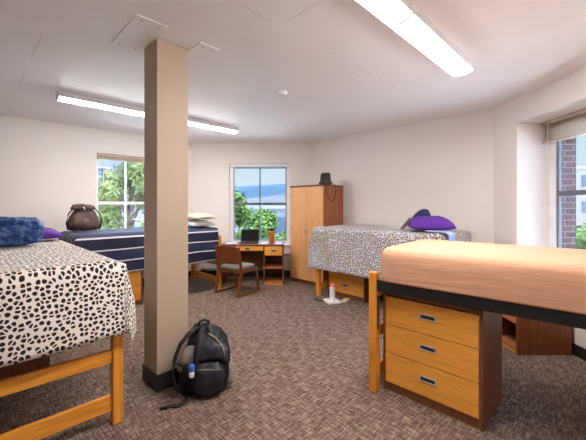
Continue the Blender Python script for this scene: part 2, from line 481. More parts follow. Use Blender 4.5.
# ------------------------------------------------------------------ windows
def sash_window(n, a, ang, hole, depth, f, label_dark='greyframe', mull=.5, outer='whiteframe'):
    """two-over-two window in the hole; local x along wall, y outward"""
    s0, s1, z0, z1 = hole
    root = bpy.data.objects.new('window_%d' % n, None); link(root); tag(root, kind='structure')
    root.location = (a[0], a[1], 0); root.rotation_euler = (0, 0, ang)
    y0 = depth; y1 = depth + .07
    obj('window_frame', boxes((s0, s0 + f, y0, y1, z0, z1), (s1 - f, s1, y0, y1, z0, z1), (s0 + f, s1 - f, y0, y1, z1 - f, z1), (s0 + f, s1 - f, y0, y1, z0, z0 + f)), outer, root, bev=.004)
    zm = z0 + (z1 - z0) * .50; xm = s0 + (s1 - s0) * mull
    t = .022; ya, yb = y0 + .012, y1 - .012
    g0, g1, h0, h1 = s0 + f, s1 - f, z0 + f, z1 - f
    obj('sash', boxes((g0, g0 + t, ya, yb, h0, h1), (g1 - t, g1, ya, yb, h0, h1), (g0 + t, g1 - t, ya, yb, h1 - t, h1), (g0 + t, g1 - t, ya, yb, h0, h0 + t),
                      (g0 + t, g1 - t, ya, yb, zm - .028, zm + .028)), label_dark, root, bev=.003)
    obj('muntin', boxes((xm - .013, xm + .013, ya + .004, yb - .004, h0 + t, zm - .028), (xm - .013, xm + .013, ya + .004, yb - .004, zm + .028, h1 - t)), label_dark, root)
    obj('glass_pane', boxes((g0 + t, g1 - t, y0 + .033, y0 + .037, h0 + t, zm - .028), (g0 + t, g1 - t, y0 + .033, y0 + .037, zm + .028, h1 - t)), 'glass', root)
    # sill
    obj('window_sill', boxes((s0 - .03, s1 + .03, -.035, 0, z0 - .03, z0), (s0, s1, 0, y0, z0 - .012, z0 + .004)), 'whiteframe', root, bev=.004)
    return root
wa = sash_window(1, pF, angL, HOLE_L, .10, .03, 'whiteframe', .5)
wb = sash_window(2, pA, angD, HOLE_D, .10, .075)
wc = sash_window(3, pC, math.atan2(pD[1] - pC[1], pD[0] - pC[0]), NICHE, .40, .10)
def blind(label, a, ang, s0, s1, z1, y, drop, n, bm_='blind'):
    t = thing('window_blind', label, 'blind', (a[0], a[1], 0), ang)
    c, s = math.cos(ang), math.sin(ang)
    t.location = (a[0] + c * (s0 + s1) / 2 - s * y, a[1] + s * (s0 + s1) / 2 + c * y, z1)
    w = (s1 - s0) / 2 - .012
    obj('headrail', boxes((-w, w, -.03, .03, -.045, -.003)), bm_, t, bev=.003)
    bm = bmesh.new()
    for i in range(n):
        z = -.05 - drop * i / n
        box(bm, -w + .01, w - .01, -.026, .026, z - .0025, z, Matrix.Translation((0, 0, 0)))
    obj('slat_stack', bm, bm_, t)
    obj('bottom_rail', boxes((-w + .01, w - .01, -.026, .026, -.065 - drop, -.05 - drop)), bm_, t, bev=.002)
    bm = bmesh.new(); tube(bm, [(-w + .1, -.034, -.03), (-w + .1, -.036, -.35), (-w + .1, -.034, -.55)], .003, 6); obj('tilt_wand', bm, 'plastic', t)
    return t
blind('raised beige blind over the window beside the brown bag', pF, angL, HOLE_L[0], HOLE_L[1], HOLE_L[3], .06, .035, 10)
blind('raised blind at the top of the window behind the desk', pA, angD, HOLE_D[0], HOLE_D[1], HOLE_D[3], .06, .012, 4, 'whiteframe')
blind('raised beige slatted blind in the deep niche above the tan bed', pC, math.atan2(pD[1] - pC[1], pD[0] - pC[0]), NICHE[0], NICHE[1], NICHE[3], .33, .20, 12)
# brick return of the outer wall beside the niche window
def uv_boxmap(o, s=1.0):
    me = o.data; uv = me.uv_layers.new(name='UVMap')
    for p in me.polygons:
        n = p.normal
        for li in p.loop_indices:
            co = me.vertices[me.loops[li].vertex_index].co
            uv.data[li].uv = ((co.y if abs(n.x) > .7 else co.x) * s, (co.y if abs(n.z) > .7 else co.z) * s)
o = obj('exterior_brick_wall', boxes((3.262, 3.50, 4.03, 5.6, -7, 4.2), (3.262, 3.50, .4, 2.72, -7, 4.2), (3.262, 3.50, 2.72, 4.03, -7, .70), (3.262, 3.50, 2.72, 4.03, 2.52, 4.2)), 'brick'); uv_boxmap(o); tag(o, kind='structure')

# baseboard heater on the window wall behind the desk
t = thing('baseboard_heater', 'white metal heater along the wall under the desk window', 'heater', ((pA[0] + pB[0]) / 2, DY - .02, .0))
hw = (pB[0] - pA[0]) / 2 - .15
obj('cover', boxes((-hw, hw, -.085, 0.005, .16, .50)), 'white_metal', t, bev=.01)
obj('end_cap', boxes((-hw - .01, -hw + .05, -.09, .006, .11, .51)), 'white_metal', t, bev=.01)
obj('end_cap', boxes((hw - .05, hw + .01, -.09, .006, .11, .51)), 'white_metal', t, bev=.01)
obj('louver', boxes(*[(-hw + .07, hw - .07, -.089, -.084, z, z + .008) for z in (.44, .455, .47)]), 'greyframe', t)
for q in (-hw + .1, hw - .14): obj('foot', boxes((q, q + .04, -.07, -.014, 0, .16)), 'rubber', t)

# ------------------------------------------------------------------ beds
def rail_end(x, sgn, W, name='rail'): pass
def make_bed(L, W, label, loc, rotz, top=.88, mat_h=.20, mattress='whitecloth', mlabel=None):
    """origin on the floor in the middle; local x along the length"""
    t = thing('bed', label, 'bed', loc, rotz, 'raised single beds in the room')
    s = .065
    for sx in (-1, 1):
        for sy in (-1, 1):
            x, y = sx * (L / 2 - s / 2), sy * (W / 2 - s / 2)
            o = obj('post', boxes((x - s / 2, x + s / 2, y - s / 2, y + s / 2, 0, .945)), 'oakZ', t, bev=.007)
            bm = boxes((x - sx * (s / 2) - .004, x - sx * (s / 2) + .004, y - .012, y + .012, .50, .76))
            b2 = obj('bracket', bm, 'black', o)
            bm = bmesh.new()
            for z in (.53, .63, .73): lathe(bm, [(.006, -.0), (.006, .006)], 8)
            bm.free()
        x = sx * (L / 2 - s / 2)
        yy = W / 2 - s
        for z0, z1 in ((.094, .20), (.414, .505), (.74, .84)):
            obj('end_rail', boxes((x - .014, x + .014, -yy, yy, z0, z1)), 'oakY', t, bev=.005)
    for sy in (-1, 1):
        y = sy * (W / 2 - .018)
        l = L / 2 - s
        obj('side_rail', boxes((-l, l, y - .006, y + .006, top - .083, top + .003), (-l, l, min(y, y - sy * .05), max(y, y - sy * .05), top - .083, top - .075)), 'black', t, bev=.002)
    bm = boxes((-L / 2 + s + .01, L / 2 - s - .01, -W / 2 + .03, W / 2 - .03, top - .03, top - .005))
    for k in range(5):
        xx = -L / 2 + .3 + k * (L - .6) / 4
        box(bm, xx - .02, xx + .02, -W / 2 + .03, W / 2 - .03, top - .07, top - .03)
    obj('deck', bm, 'black', t)
    # mattress: rounded slab
    bm = bmesh.new(); nx, ny = 40, 20
    l, w, h = L / 2 - s - .004, W / 2 - .004, mat_h
    r = .055
    rings = []
    prof = [(0, -.02), (0.0, .012), (-.0, r * .5), (.002, h * .5), (0, h - r), (-r * .3, h - r * .3), (-r, h)]
    m = 64
    def rr(k, ins):
        a = k * 2 * PI / m
        cr = .07
        # rounded rectangle point
        c, s_ = math.cos(a), math.sin(a)
        sc = 1 / max(abs(c) / (l), abs(s_) / (w))
        x, y = c * sc, s_ * sc
        # round the corner
        dx, dy = abs(x) - (l - cr), abs(y) - (w - cr)
        if dx > 0 and dy > 0:
            q = math.hypot(dx, dy); x = math.copysign(l - cr + dx / q * cr, x); y = math.copysign(w - cr + dy / q * cr, y)
        return x * (1 + ins / l), y * (1 + ins / w)
    for ins, z in prof:
        if z < 0: z = 0
        rings.append([bm.verts.new((*rr(k, ins), top + z)) for k in range(m)])
    for A, B in zip(rings, rings[1:]):
        for k in range(m): bm.faces.new((A[k], A[(k + 1) % m], B[(k + 1) % m], B[k]))
    bm.faces.new(rings[0])
    prev = rings[-1]
    for f in (.85, .6, .3):
        cur = [bm.verts.new((rr(k, -r)[0] * f, rr(k, -r)[1] * f, top + h + .012 * (1 - f))) for k in range(m)]
        for k in range(m): bm.faces.new((prev[k], prev[(k + 1) % m], cur[(k + 1) % m], cur[k]))
        prev = cur
    bm.faces.new(prev)
    o = obj('mattress', bm, mattress, t, smooth=True)
    if mlabel: o['label'] = mlabel
    return t
Tz = 1.085
LB = (P(-3.46, .21), RV)      # near left
bl = make_bed(2.10, 1.02, 'oak bed nearest the left edge, under the black spotted cover', P(-3.44, .245), RV, .88, .18)
bb = make_bed(2.20, 1.00, 'oak bed under the navy striped cover, head beside the desk', P(-5.53, 2.12), RU, .88, .17)
bf = make_bed(2.00, 1.02, 'oak bed under the grey leopard print cover, beside the wardrobe', P(-2.53, 4.57), RV)
_a = math.radians(-41.0); _c = P(-1.41, 2.26)      # its near left post
br_ = make_bed(1.97, .96, 'oak bed with a bare tan mattress on a black steel rail', (_c.x + math.cos(_a) * .985 - math.sin(_a) * .48, _c.y + math.sin(_a) * .985 + math.cos(_a) * .48, 0), _a, .885, .262, 'sheet', 'mattress in a tan fitted sheet')

def blanket(name, label, mat, loc, rotz, x0, x1, y0, y1, hang, z, amp=.02, freq=9, seed=0, cat='blanket', flare=.06, step=.035, lump=.012, push=0):
    """cloth lying on a bed; hang=(x0 side, x1 side, y0 side, y1 side) drops"""
    bm = bmesh.new(); uvl = bm.loops.layers.uv.new('UVMap')
    hx0, hx1, hy0, hy1 = hang
    nx = int((x1 - x0 + hx0 + hx1) / step); ny = int((y1 - y0 + hy0 + hy1) / step)
    g = {}; uvs = {}
    rad = .05
    for i in range(nx + 1):
        s = x0 - hx0 + (x1 - x0 + hx0 + hx1) * i / nx
        for j in range(ny + 1):
            t_ = y0 - hy0 + (y1 - y0 + hy0 + hy1) * j / ny
            dx = max(0, x0 - s) + max(0, s - x1); dy = max(0, y0 - t_) + max(0, t_ - y1)
            sx = -1 if s < x0 else 1; sy = -1 if t_ < y0 else 1
            d = (dx ** 5 + dy ** 5) ** (1 / 5)
            cx, cy = min(max(s, x0), x1), min(max(t_, y0), y1)
            wob = noise.noise(Vector((s * 2.2 + seed, t_ * 2.2, seed)))
            lz = noise.noise(Vector((s * 3 + seed, t_ * 3, 4))) * lump
            if d <= 1e-6:
                # roll off at the edge
                m_ = min(s - x0 if hx0 else 9, x1 - s if hx1 else 9, t_ - y0 if hy0 else 9, y1 - t_ if hy1 else 9)
                rl = max(0, rad - m_) / rad
                p = Vector((s, t_, z + lz + lump - rl * rl * .018))
            else:
                q = math.hypot(dx, dy); ux, uy = dx / q * sx, dy / q * sy
                along = (t_ if dx > dy else s)
                a = min(1, d / .25)
                fold = a * amp * (math.sin(along * freq + seed + 2.0 * wob) * .6 + wob * 1.2 + .8)
                corner = min(1, min(dx, dy) / .15)
                fold += corner * .02 * a
                out = .012 + flare * d + fold + push * a
                dz = d - .018 * (1 - min(1, d / rad)) - .02 * wob * a
                p = Vector((cx + ux * out, cy + uy * out, z + lump * .5 - .018 - d * .985 + .018 * max(0, 1 - d / rad) * .3 + .015 * wob * a))
            g[i, j] = bm.verts.new(p); uvs[g[i, j]] = (s, t_)
    for i in range(nx):
        for j in range(ny):
            f = bm.faces.new((g[i, j], g[i + 1, j], g[i + 1, j + 1], g[i, j + 1]))
            for l in f.loops: l[uvl].uv = uvs[l.vert]
    o = obj(name, bm, mat, smooth=True, loc=loc, rotz=rotz)
    so = o.modifiers.new('thickness', 'SOLIDIFY'); so.thickness = .009; so.offset = 1
    tag(o, label, cat); return o
blanket('spotted_blanket', 'cream plush cover with black spots over the bed at the left edge', 'dalmatian', P(-3.44, .245), RV, -1.0, 1.055, -.505, .505, (0, .46, .50, .46), Tz - .008, .016, 6, 1.3, flare=.05)
blanket('striped_blanket', 'navy blue cover with thin white stripes below the left window', 'stripes', P(-5.53, 2.12), RU, -1.11, 1.015, -.51, .51, (.45, 0, .545, .35), Tz - .018, .014, 8, 4.1, flare=.02)
blanket('leopard_blanket', 'grey leopard print cover hanging low over the bed beside the wardrobe', 'leopard', P(-2.53, 4.57), RV, -1.05, 1.01, -.52, .50, (.62, .30, .64, 0), Tz + .012, .02, 9, 7.7, flare=.05, lump=.018)

# ------------------------------------------------------------------ dressers
def pull(parent, x, y, z, w=.125, h=.042):
    o = obj('handle', boxes((x - w / 2, x + w / 2, y - .006, y, z + h * .28, z + h / 2), (x - w / 2, x + w / 2, y - .006, y, z - h / 2, z - h * .28),
                            (x - w / 2, x - w / 2 + .012, y - .006, y, z - h * .28, z + h * .28), (x + w / 2 - .012, x + w / 2, y - .006, y, z - h * .28, z + h * .28)), 'silver', parent, bev=.002)
    o['label'] = 'brushed metal pull with a dark slot'
    obj('slot', boxes((x - w / 2 + .012, x + w / 2 - .012, y - .0015, y + .001, z - h * .28, z + h * .28)), 'slot', o)
def make_dresser(label, loc, rotz):
    """front faces local -y; origin at middle of footprint"""
    W, D, Hh = .72, .49, .785
    t = thing('dresser', label, 'dresser', loc, rotz, 'three-drawer dressers under the beds')
    th = .022
    obj('cabinet_body', boxes((-W / 2, -W / 2 + th, -D / 2, D / 2, 0, Hh), (W / 2 - th, W / 2, -D / 2, D / 2, 0, Hh), (-W / 2 + th, W / 2 - th, -D / 2, D / 2, Hh - th, Hh),
                              (-W / 2 + th, W / 2 - th, -D / 2 + .012, D / 2, .0, .07), (-W / 2 + th, W / 2 - th, D / 2 - .01, D / 2, .07, Hh - th)), 'walnutZ', t, bev=.002)
    y = -D / 2
    z = .073; hs = (.235, .225, .225)
    for h in hs:
        d = obj('drawer', boxes((-W / 2 + th + .002, W / 2 - th - .002, y - .002, y + .018, z, z + h - .006), (-W / 2 + .04, W / 2 - .04, y + .018, D / 2 - .05, z + .02, z + h - .05)), 'frontX', t, bev=.002)
        pull(d, .0, y - .002, z + h * .55)
        z += h
    return t
dr = make_dresser('three-drawer oak dresser under the tan mattress', P(-.985, 2.37 + .247), RV)
dup(dr, P(-5.29, 1.50), RU, 'oak dresser under the navy striped cover, partly behind the column')
dup(dr, P(-3.085, 4.26 + .25), RV, 'oak dresser under the grey leopard print cover, lowest drawer showing')
dup(dr, P(-3.93, .275), RV + PI, 'dresser with a dark brown side under the spotted bed at the left edge')

# ------------------------------------------------------------------ desks
def make_desk(label, loc, rotz, L=1.19, D=.55):
    """front faces local -y; pedestal at +x end"""
    t = thing('desk', label, 'desk', loc, rotz, 'oak desks with an open shelf pedestal')
    W = L / 2; th = .022
    obj('desktop', boxes((-W, W, -D / 2, D / 2, .722, .75)), 'cherryX', t, bev=.004)
    obj('side_panel', boxes((-W + .01, -W + .01 + th, -D / 2 + .01, D / 2, 0, .722)), 'walnutZ', t, bev=.002)
    px = W - .385
    y = -D / 2 + .01
    obj('side_panel', boxes((W - .01 - th, W - .01, y, D / 2, 0, .722)), 'cherryZ', t, bev=.002)
    obj('side_panel', boxes((px, px + th, y, D / 2, 0, .722)), 'cherryZ', t, bev=.002)
    obj('back_panel', boxes((-W + .01 + th, px, D / 2 - .06, D / 2 - .045, .25, .722), (px + th, W - .01 - th, D / 2 - .015, D / 2, .0, .722)), 'walnutX', t)
    for z in (.03, .30):
        obj('shelf', boxes((px + th, W - .01 - th, y, D / 2 - .015, z, z + .028)), 'wardsideX', t, bev=.002)
    obj('plinth', boxes((px + th, W - .01 - th, y + .006, y + .02, 0, .03)), 'oakX', t)
    d = obj('drawer', boxes((px + th + .002, W - .012 - th, y - .004, y + .016, .55, .718), (px + .04, W - .05, y + .016, D / 2 - .05, .57, .70)), 'frontX', t, bev=.002)
    pull(d, (px + W) / 2 - .003, y - .004, .635, .11)
    d = obj('drawer', boxes((-W + .30, px - .004, y - .004, y + .016, .635, .718), (-W + .34, px - .05, y + .016, D / 2 - .08, .65, .71)), 'frontX', t, bev=.002)
    pull(d, (px - W + .30) / 2 - .05, y - .004, .676, .10)
    obj('apron', boxes((-W + .033, -W + .298, y, y + .016, .635, .72)), 'cherryX', t)
    return t
DX = -.168 - .595
dk = make_desk('oak desk with a laptop on it below the middle window', (DX, 6.07 + .275, 0), 0)
make_desk('brown desk standing by the right wall, seen beneath the tan bed', (2.20 + .275, 3.20 + .49, 0), -PI / 2, .98)
# ------------------------------------------------------------------ wardrobe
WW, WD, WH = .84, .60, 1.86
wt = thing('wardrobe', 'tall two-door oak wardrobe beside the middle window', 'wardrobe', P((-4.58 - 3.74) / 2, 4.50 + .30), RV)
th = .022; y = -WD / 2
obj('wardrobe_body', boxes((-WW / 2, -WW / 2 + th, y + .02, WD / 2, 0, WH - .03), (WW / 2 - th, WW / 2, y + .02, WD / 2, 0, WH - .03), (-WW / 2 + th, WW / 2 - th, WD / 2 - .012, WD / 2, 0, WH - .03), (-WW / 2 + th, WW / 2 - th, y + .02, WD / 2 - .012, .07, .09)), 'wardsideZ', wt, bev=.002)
obj('top_panel', boxes((-WW / 2 - .006, WW / 2 + .006, y - .004, WD / 2, WH - .03, WH)), 'walnutX', wt, bev=.003)
obj('plinth', boxes((-WW / 2 + th, WW / 2 - th, y + .03, y + .05, 0, .07)), 'walnutX', wt)
for sx in (-1, 1):
    x0, x1 = (-WW / 2 + .003, -.002) if sx < 0 else (.002, WW / 2 - .003)
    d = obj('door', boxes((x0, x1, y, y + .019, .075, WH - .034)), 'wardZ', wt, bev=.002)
    xh = -.035 * -sx
    h = obj('handle', boxes((xh - .012, xh + .012, y - .006, y, .93, 1.04)), 'silver', d, bev=.003)
    obj('slot', boxes((xh - .005, xh + .005, y - .0075, y - .005, .945, 1.025)), 'slot', h)

# ------------------------------------------------------------------ desk chair
def make_chair(loc, rotz):
    """faces local +y"""
    t = thing('desk_chair', 'reddish wooden sled-base chair with a grey-green padded seat', 'chair', loc, rotz)
    W = .25
    def bar(pts, w=.020, h=.034):
        bm = bmesh.new()
        for a, b in zip(pts, pts[1:]):
            a, b = Vector(a), Vector(b); d = (b - a); L = d.length; d.normalize()
            q = d.to_track_quat('Z', 'X').to_matrix().to_4x4()
            # keep the flat side along x
            X = Vector((1, 0, 0)); Yv = d.cross(X).normalized(); m = Matrix((X, Yv, d)).transposed().to_4x4(); m.translation = a
            box(bm, -w / 2, w / 2, -h / 2, h / 2, -.004, L + .004, m)
        return bm
    for sx in (-1, 1):
        x = sx * W
        obj('rear_upright', bar([(x, -.27, .035), (x, -.185, .36), (x, -.20, .50), (x, -.265, .80)], .028, .050), 'cherryZ', t, bev=.005)
        obj('front_leg', bar([(x, .25, .035), (x, .20, .41)], .028, .046), 'cherryZ', t, bev=.005)
        obj('runner', bar([(x, -.30, .022), (x, -.18, .016), (x, .16, .016), (x, .30, .026)], .028, .032), 'cherryY', t, bev=.005)
        obj('side_rail', bar([(x, -.19, .385), (x, .20, .395)], .020, .05), 'cherryY', t, bev=.004)
    obj('cross_rail', boxes((-W, W, .17, .20, .36, .41)), 'cherryX', t, bev=.004)
    obj('cross_rail', boxes((-W, W, -.20, -.17, .36, .41)), 'cherryX', t, bev=.004)
    bm = bmesh.new(); n = 12; g = []
    for i in range(n + 1):
        a = -1 + 2 * i / n
        row = []
        for zz, yy in ((.515, -.205), (.60, -.222), (.72, -.248), (.80, -.265)):
            bow = -.035 * (1 - a * a)
            zt = zz + (.012 * (1 - a * a) if zz > .7 else 0)
            row.append((a * (W - .008), yy + bow, zt))
        g.append(row)
    def surf(off):
        return [[bm.verts.new((p[0], p[1] + off, p[2])) for p in r] for r in g]
    A, B = surf(-.008), surf(.010)
    for i in range(n):
        for k in range(3):
            bm.faces.new((A[i][k], A[i + 1][k], A[i + 1][k + 1], A[i][k + 1])); bm.faces.new((B[i][k], B[i][k + 1], B[i + 1][k + 1], B[i + 1][k]))
        bm.faces.new((A[i][0], B[i][0], B[i + 1][0], A[i + 1][0])); bm.faces.new((A[i][3], A[i + 1][3], B[i + 1][3], B[i][3]))
    for k in range(3):
        bm.faces.new((A[0][k], A[0][k + 1], B[0][k + 1], B[0][k])); bm.faces.new((A[n][k], B[n][k], B[n][k + 1], A[n][k + 1]))
    obj('backrest', bm, 'cherryX', t, bev=.003)
    bm = bmesh.new()
    loft(bm, [(.405, 0, .0, .20, .19, .35), (.412, 0, 0, .235, .215, .35), (.445, 0, 0, .245, .225, .35), (.468, 0, 0, .235, .212, .4), (.478, 0, 0, .17, .15, .6), (.480, 0, 0, .05, .05, 1)], 32)
    s = obj('seat_cushion', bm, 'seatcloth', t, smooth=True); s['label'] = 'grey-green padded seat'
    return t
make_chair((-.95, 5.60, 0), math.radians(-33))

# ------------------------------------------------------------------ fluorescent lamps
def make_lamp(label, v, u, lens='lens'):
    t = thing('ceiling_light', label, 'ceiling light', P(v, u, H), RU, 'long fluorescent ceiling lights')
    L = 1.245
    obj('housing', boxes((-L / 2, L / 2, -.095, -.0925, -.066, 0), (-L / 2, L / 2, .0925, .095, -.066, 0), (-L / 2, L / 2, -.0925, .0925, -.026, 0)), 'white_metal', t, bev=.004)
    bm = bmesh.new(); n = 12; rs = []
    l = L / 2 - .012
    for x in (-l, l):
        rs.append([bm.verts.new((x, .092 * math.cos(a), -.066 - .022 * (1 - math.cos(a) ** 2))) for a in [PI * k / n for k in range(n + 1)]])
    for k in range(n): bm.faces.new((rs[0][k], rs[0][k + 1], rs[1][k + 1], rs[1][k]))
    for rr_, x in ((rs[0], -l), (rs[1], l)): rr_.append(bm.verts.new((x, -.088, -.030))); rr_.append(bm.verts.new((x, .088, -.030)))
    for k in (n, n + 1, n + 2): bm.faces.new((rs[0][k], rs[0][(k + 1) % (n + 3)], rs[1][(k + 1) % (n + 3)], rs[1][k]))
    bm.faces.new(rs[0]); bm.faces.new(rs[1])
    obj('diffuser', bm, lens, t, smooth=False)
    for sx in (-1, 1):
        bm = bmesh.new(); r1 = []
        for x in (sx * (L / 2 - .010), sx * (L / 2 + .004)):
            r1.append([bm.verts.new((x, .096 * math.cos(a), -.064 - .028 * (1 - math.cos(a) ** 2))) for a in [PI * k / n for k in range(n + 1)]] + [bm.verts.new((x, -.096, -.001)), bm.verts.new((x, .096, -.001))])
        m = n + 3
        for k in range(m): bm.faces.new((r1[0][k], r1[0][(k + 1) % m], r1[1][(k + 1) % m], r1[1][k]))
        bm.faces.new(r1[0]); bm.faces.new(r1[1])
        obj('end_cap', bm, 'plastic', t)
    return t
la = make_lamp('bright tube light, farther of the two above the tan bed', -1.05, 2.705)
dup(la, P(-1.05, 1.452, H), RU, 'bright tube light cut off by the top edge of the photo')
lb = make_lamp('tube light near the left wall, left of the column', -4.65, 1.37, 'lens_dim')
dup(lb, P(-4.65, 2.623, H), RU, 'tube light near the left wall, right of the column')

# smoke detector, patch plates
bm = bmesh.new(); lathe(bm, [(.03, -.042), (.05, -.038), (.062, -.02), (.066, 0)], 24)
zd = H
Yd = (H - EYE - .01) * 326 / (206 - 93)
tag(obj('smoke_detector', bm, 'plastic', smooth=False, loc=((282 - 293) / 326 * Yd, Yd, H)), 'small round white smoke detector in the middle of the ceiling', 'smoke detector')
def patch(label, v0, v1, u0, u1):
    cvv, cuu = (v0 + v1) / 2, (u0 + u1) / 2
    t = thing('ceiling_patch', label, 'access panel', P(cvv, cuu, H), RV)
    a, b = (v1 - v0) / 2, (u1 - u0) / 2
    obj('plate', boxes((-a, a, -b, b, -.007, 0)), 'ceiling', t, bev=.001)
    bm = bmesh.new()
    for sx in (-1, 1):
        for sy in (-1, 1): lathe(bm, [(.006, -.009), (.006, -.007)], 10, (sx * (a - .05), sy * (b - .05)))
    obj('screws', bm, 'graphite', t)
patch('white patch plate on the ceiling left of the column', -2.93, -2.36, .83, 1.052)
patch('white patch plate on the ceiling right of the column', -2.93, -2.40, 1.338, 1.52)

# ------------------------------------------------------------------ backpack by the column
def crumple(bm, amp, seed, f1=7, f2=22):
    bm.normal_update()
    for v in bm.verts:
        p = v.co
        a = noise.noise(Vector((p.x * f1 + seed, p.y * f1, p.z * f1 * .6))) + .55 * (1 - abs(noise.noise(Vector((p.x * f2, p.y * f2 + seed, p.z * f2 * .5)))) * 2)
        v.co = p + v.normal * amp * (a - .3)
        v.co.z = max(v.co.z, .006)
def make_backpack():
    t = thing('backpack', 'black backpack slumped on the carpet against the column', 'backpack', (-.725, 2.64, 0), math.radians(10))
    def soft(name, rings, mat, n=40, amp=.02, seed=1, sub=3):
        fine = []
        for a, b in zip(rings, rings[1:]):
            for k in range(sub): fine.append(tuple(a[q] + (b[q] - a[q]) * k / sub for q in range(6)))
        fine.append(rings[-1])
        bm = bmesh.new(); loft(bm, fine, n); bmesh.ops.recalc_face_normals(bm, faces=bm.faces[:]); crumple(bm, amp, seed)
        return obj(name, bm, mat, t, smooth=True)
    soft('main_body', [(.008, 0, 0, .15, .085, .7), (.02, 0, 0, .19, .105, .6), (.10, .01, -.005, .205, .120, .6), (.20, .015, -.005, .20, .115, .65), (.30, .02, .01, .178, .105, .7), (.38, .02, .025, .150, .09, .75), (.45, .01, .04, .112, .065, .8), (.49, .0, .05, .07, .045, .9), (.505, 0, .05, .03, .02, 1)], 'packblack', 48, .030, 3, 4)
    soft('front_pocket', [(.03, .05, -.135, .08, .03, .8), (.05, .05, -.140, .115, .045, .7), (.14, .05, -.148, .125, .050, .7), (.21, .05, -.135, .115, .045, .7), (.26, .05, -.115, .08, .03, .8)], 'packdark', 32, .024, 8)
    soft('top_pocket', [(.26, .06, -.11, .07, .02, .8), (.29, .06, -.12, .105, .035, .7), (.36, .055, -.095, .10, .038, .7), (.42, .04, -.05, .075, .03, .8), (.45, .03, -.03, .04, .02, 1)], 'packdark', 28, .022, 5)
    p = soft('side_pocket', [(.05, .200, -.02, .02, .05, .8), (.08, .212, -.03, .026, .065, .7), (.17, .216, -.03, .026, .065, .7), (.24, .205, -.02, .018, .05, .8)], 'packgrey', 22, .016, 2); p['label'] = 'light grey mesh side pocket'
    soft('hood', [(.22, .17, -.06, .02, .03, .9), (.25, .175, -.065, .045, .05, .8), (.33, .155, -.04, .048, .05, .8), (.38, .13, -.01, .025, .03, .9)], 'packdark', 22, .02, 12)
    p = soft('grey_patch', [(.245, -.105, -.105, .02, .012, .8), (.26, -.105, -.112, .055, .020, .7), (.33, -.095, -.10, .055, .020, .7), (.375, -.085, -.08, .030, .014, .8)], 'packgrey', 20, .008, 2); p['label'] = 'light grey padded patch beside the strap'
    p = soft('grey_patch', [(.18, -.165, -.07, .012, .02, .8), (.20, -.168, -.078, .026, .03, .7), (.25, -.165, -.075, .026, .03, .7), (.27, -.16, -.06, .012, .02, .8)], 'packgrey', 16, .006, 5); p['label'] = 'light grey padded patch beside the strap'
    for pts, rr_ in (([(-.04, .0, .49), (-.10, -.06, .475), (-.165, -.10, .40), (-.205, -.12, .29), (-.215, -.125, .18), (-.19, -.12, .08), (-.14, -.13, .03)], .024),
                     ([(.0, -.0, .495), (-.02, -.10, .44), (-.035, -.155, .35), (-.045, -.175, .25), (-.06, -.18, .15), (-.08, -.16, .07)], .026)):
        bm = bmesh.new(); tube(bm, pts, [rr_ * q for q in (.8, 1, 1.05, 1, .9, .6, .4)[:len(pts)]], 8, .45)
        obj('shoulder_strap', bm, 'packblack', t, smooth=True)
    bm = bmesh.new(); tube(bm, [(-.18, -.13, .27), (-.11, -.155, .245), (-.05, -.185, .25)], [.010, .012, .010], 8, .5); obj('chest_strap', bm, 'packblack', t, smooth=True)
    bm = bmesh.new(); tube(bm, [(-.045, .03, .48), (-.035, .02, .525), (-.0, .02, .545), (.035, .03, .53), (.05, .04, .48)], .011, 8); obj('top_handle', bm, 'packdark', t, smooth=True)
    bm = bmesh.new(); tube(bm, [(.04, -.05, .455), (.10, -.09, .43), (.155, -.10, .36), (.17, -.12, .29)], .008, 8); obj('compression_strap', bm, 'packgrey', t, smooth=True)
    bm = bmesh.new(); tube(bm, [(-.12, -.13, .05), (-.10, -.19, .014), (-.14, -.225, .010), (-.21, -.225, .010), (-.28, -.245, .010)], [.012, .016, .019, .019, .013], 8, .35); obj('loose_strap', bm, 'packblack', t, smooth=True)
    bm = bmesh.new(); tube(bm, [(-.04, -.188, .235), (.03, -.200, .24), (.10, -.196, .232), (.15, -.165, .215)], .004, 6); obj('zipper', bm, 'packgrey', t)
    return t
make_backpack()
t = thing('hand_sanitizer_bottle', 'tiny clear bottle with a bright blue cap clipped on the backpack', 'bottle', (-.752, 2.418, .20))
bm = bmesh.new(); lathe(bm, [(.014, 0), (.019, .004), (.019, .04), (.012, .046)], 14); obj('bottle_body', bm, 'bottlewhite', t, smooth=True)
bm = bmesh.new(); lathe(bm, [(.021, .046), (.022, .05), (.022, .085), (.016, .092)], 14); obj('cap', bm, 'bluecap', t, smooth=True)

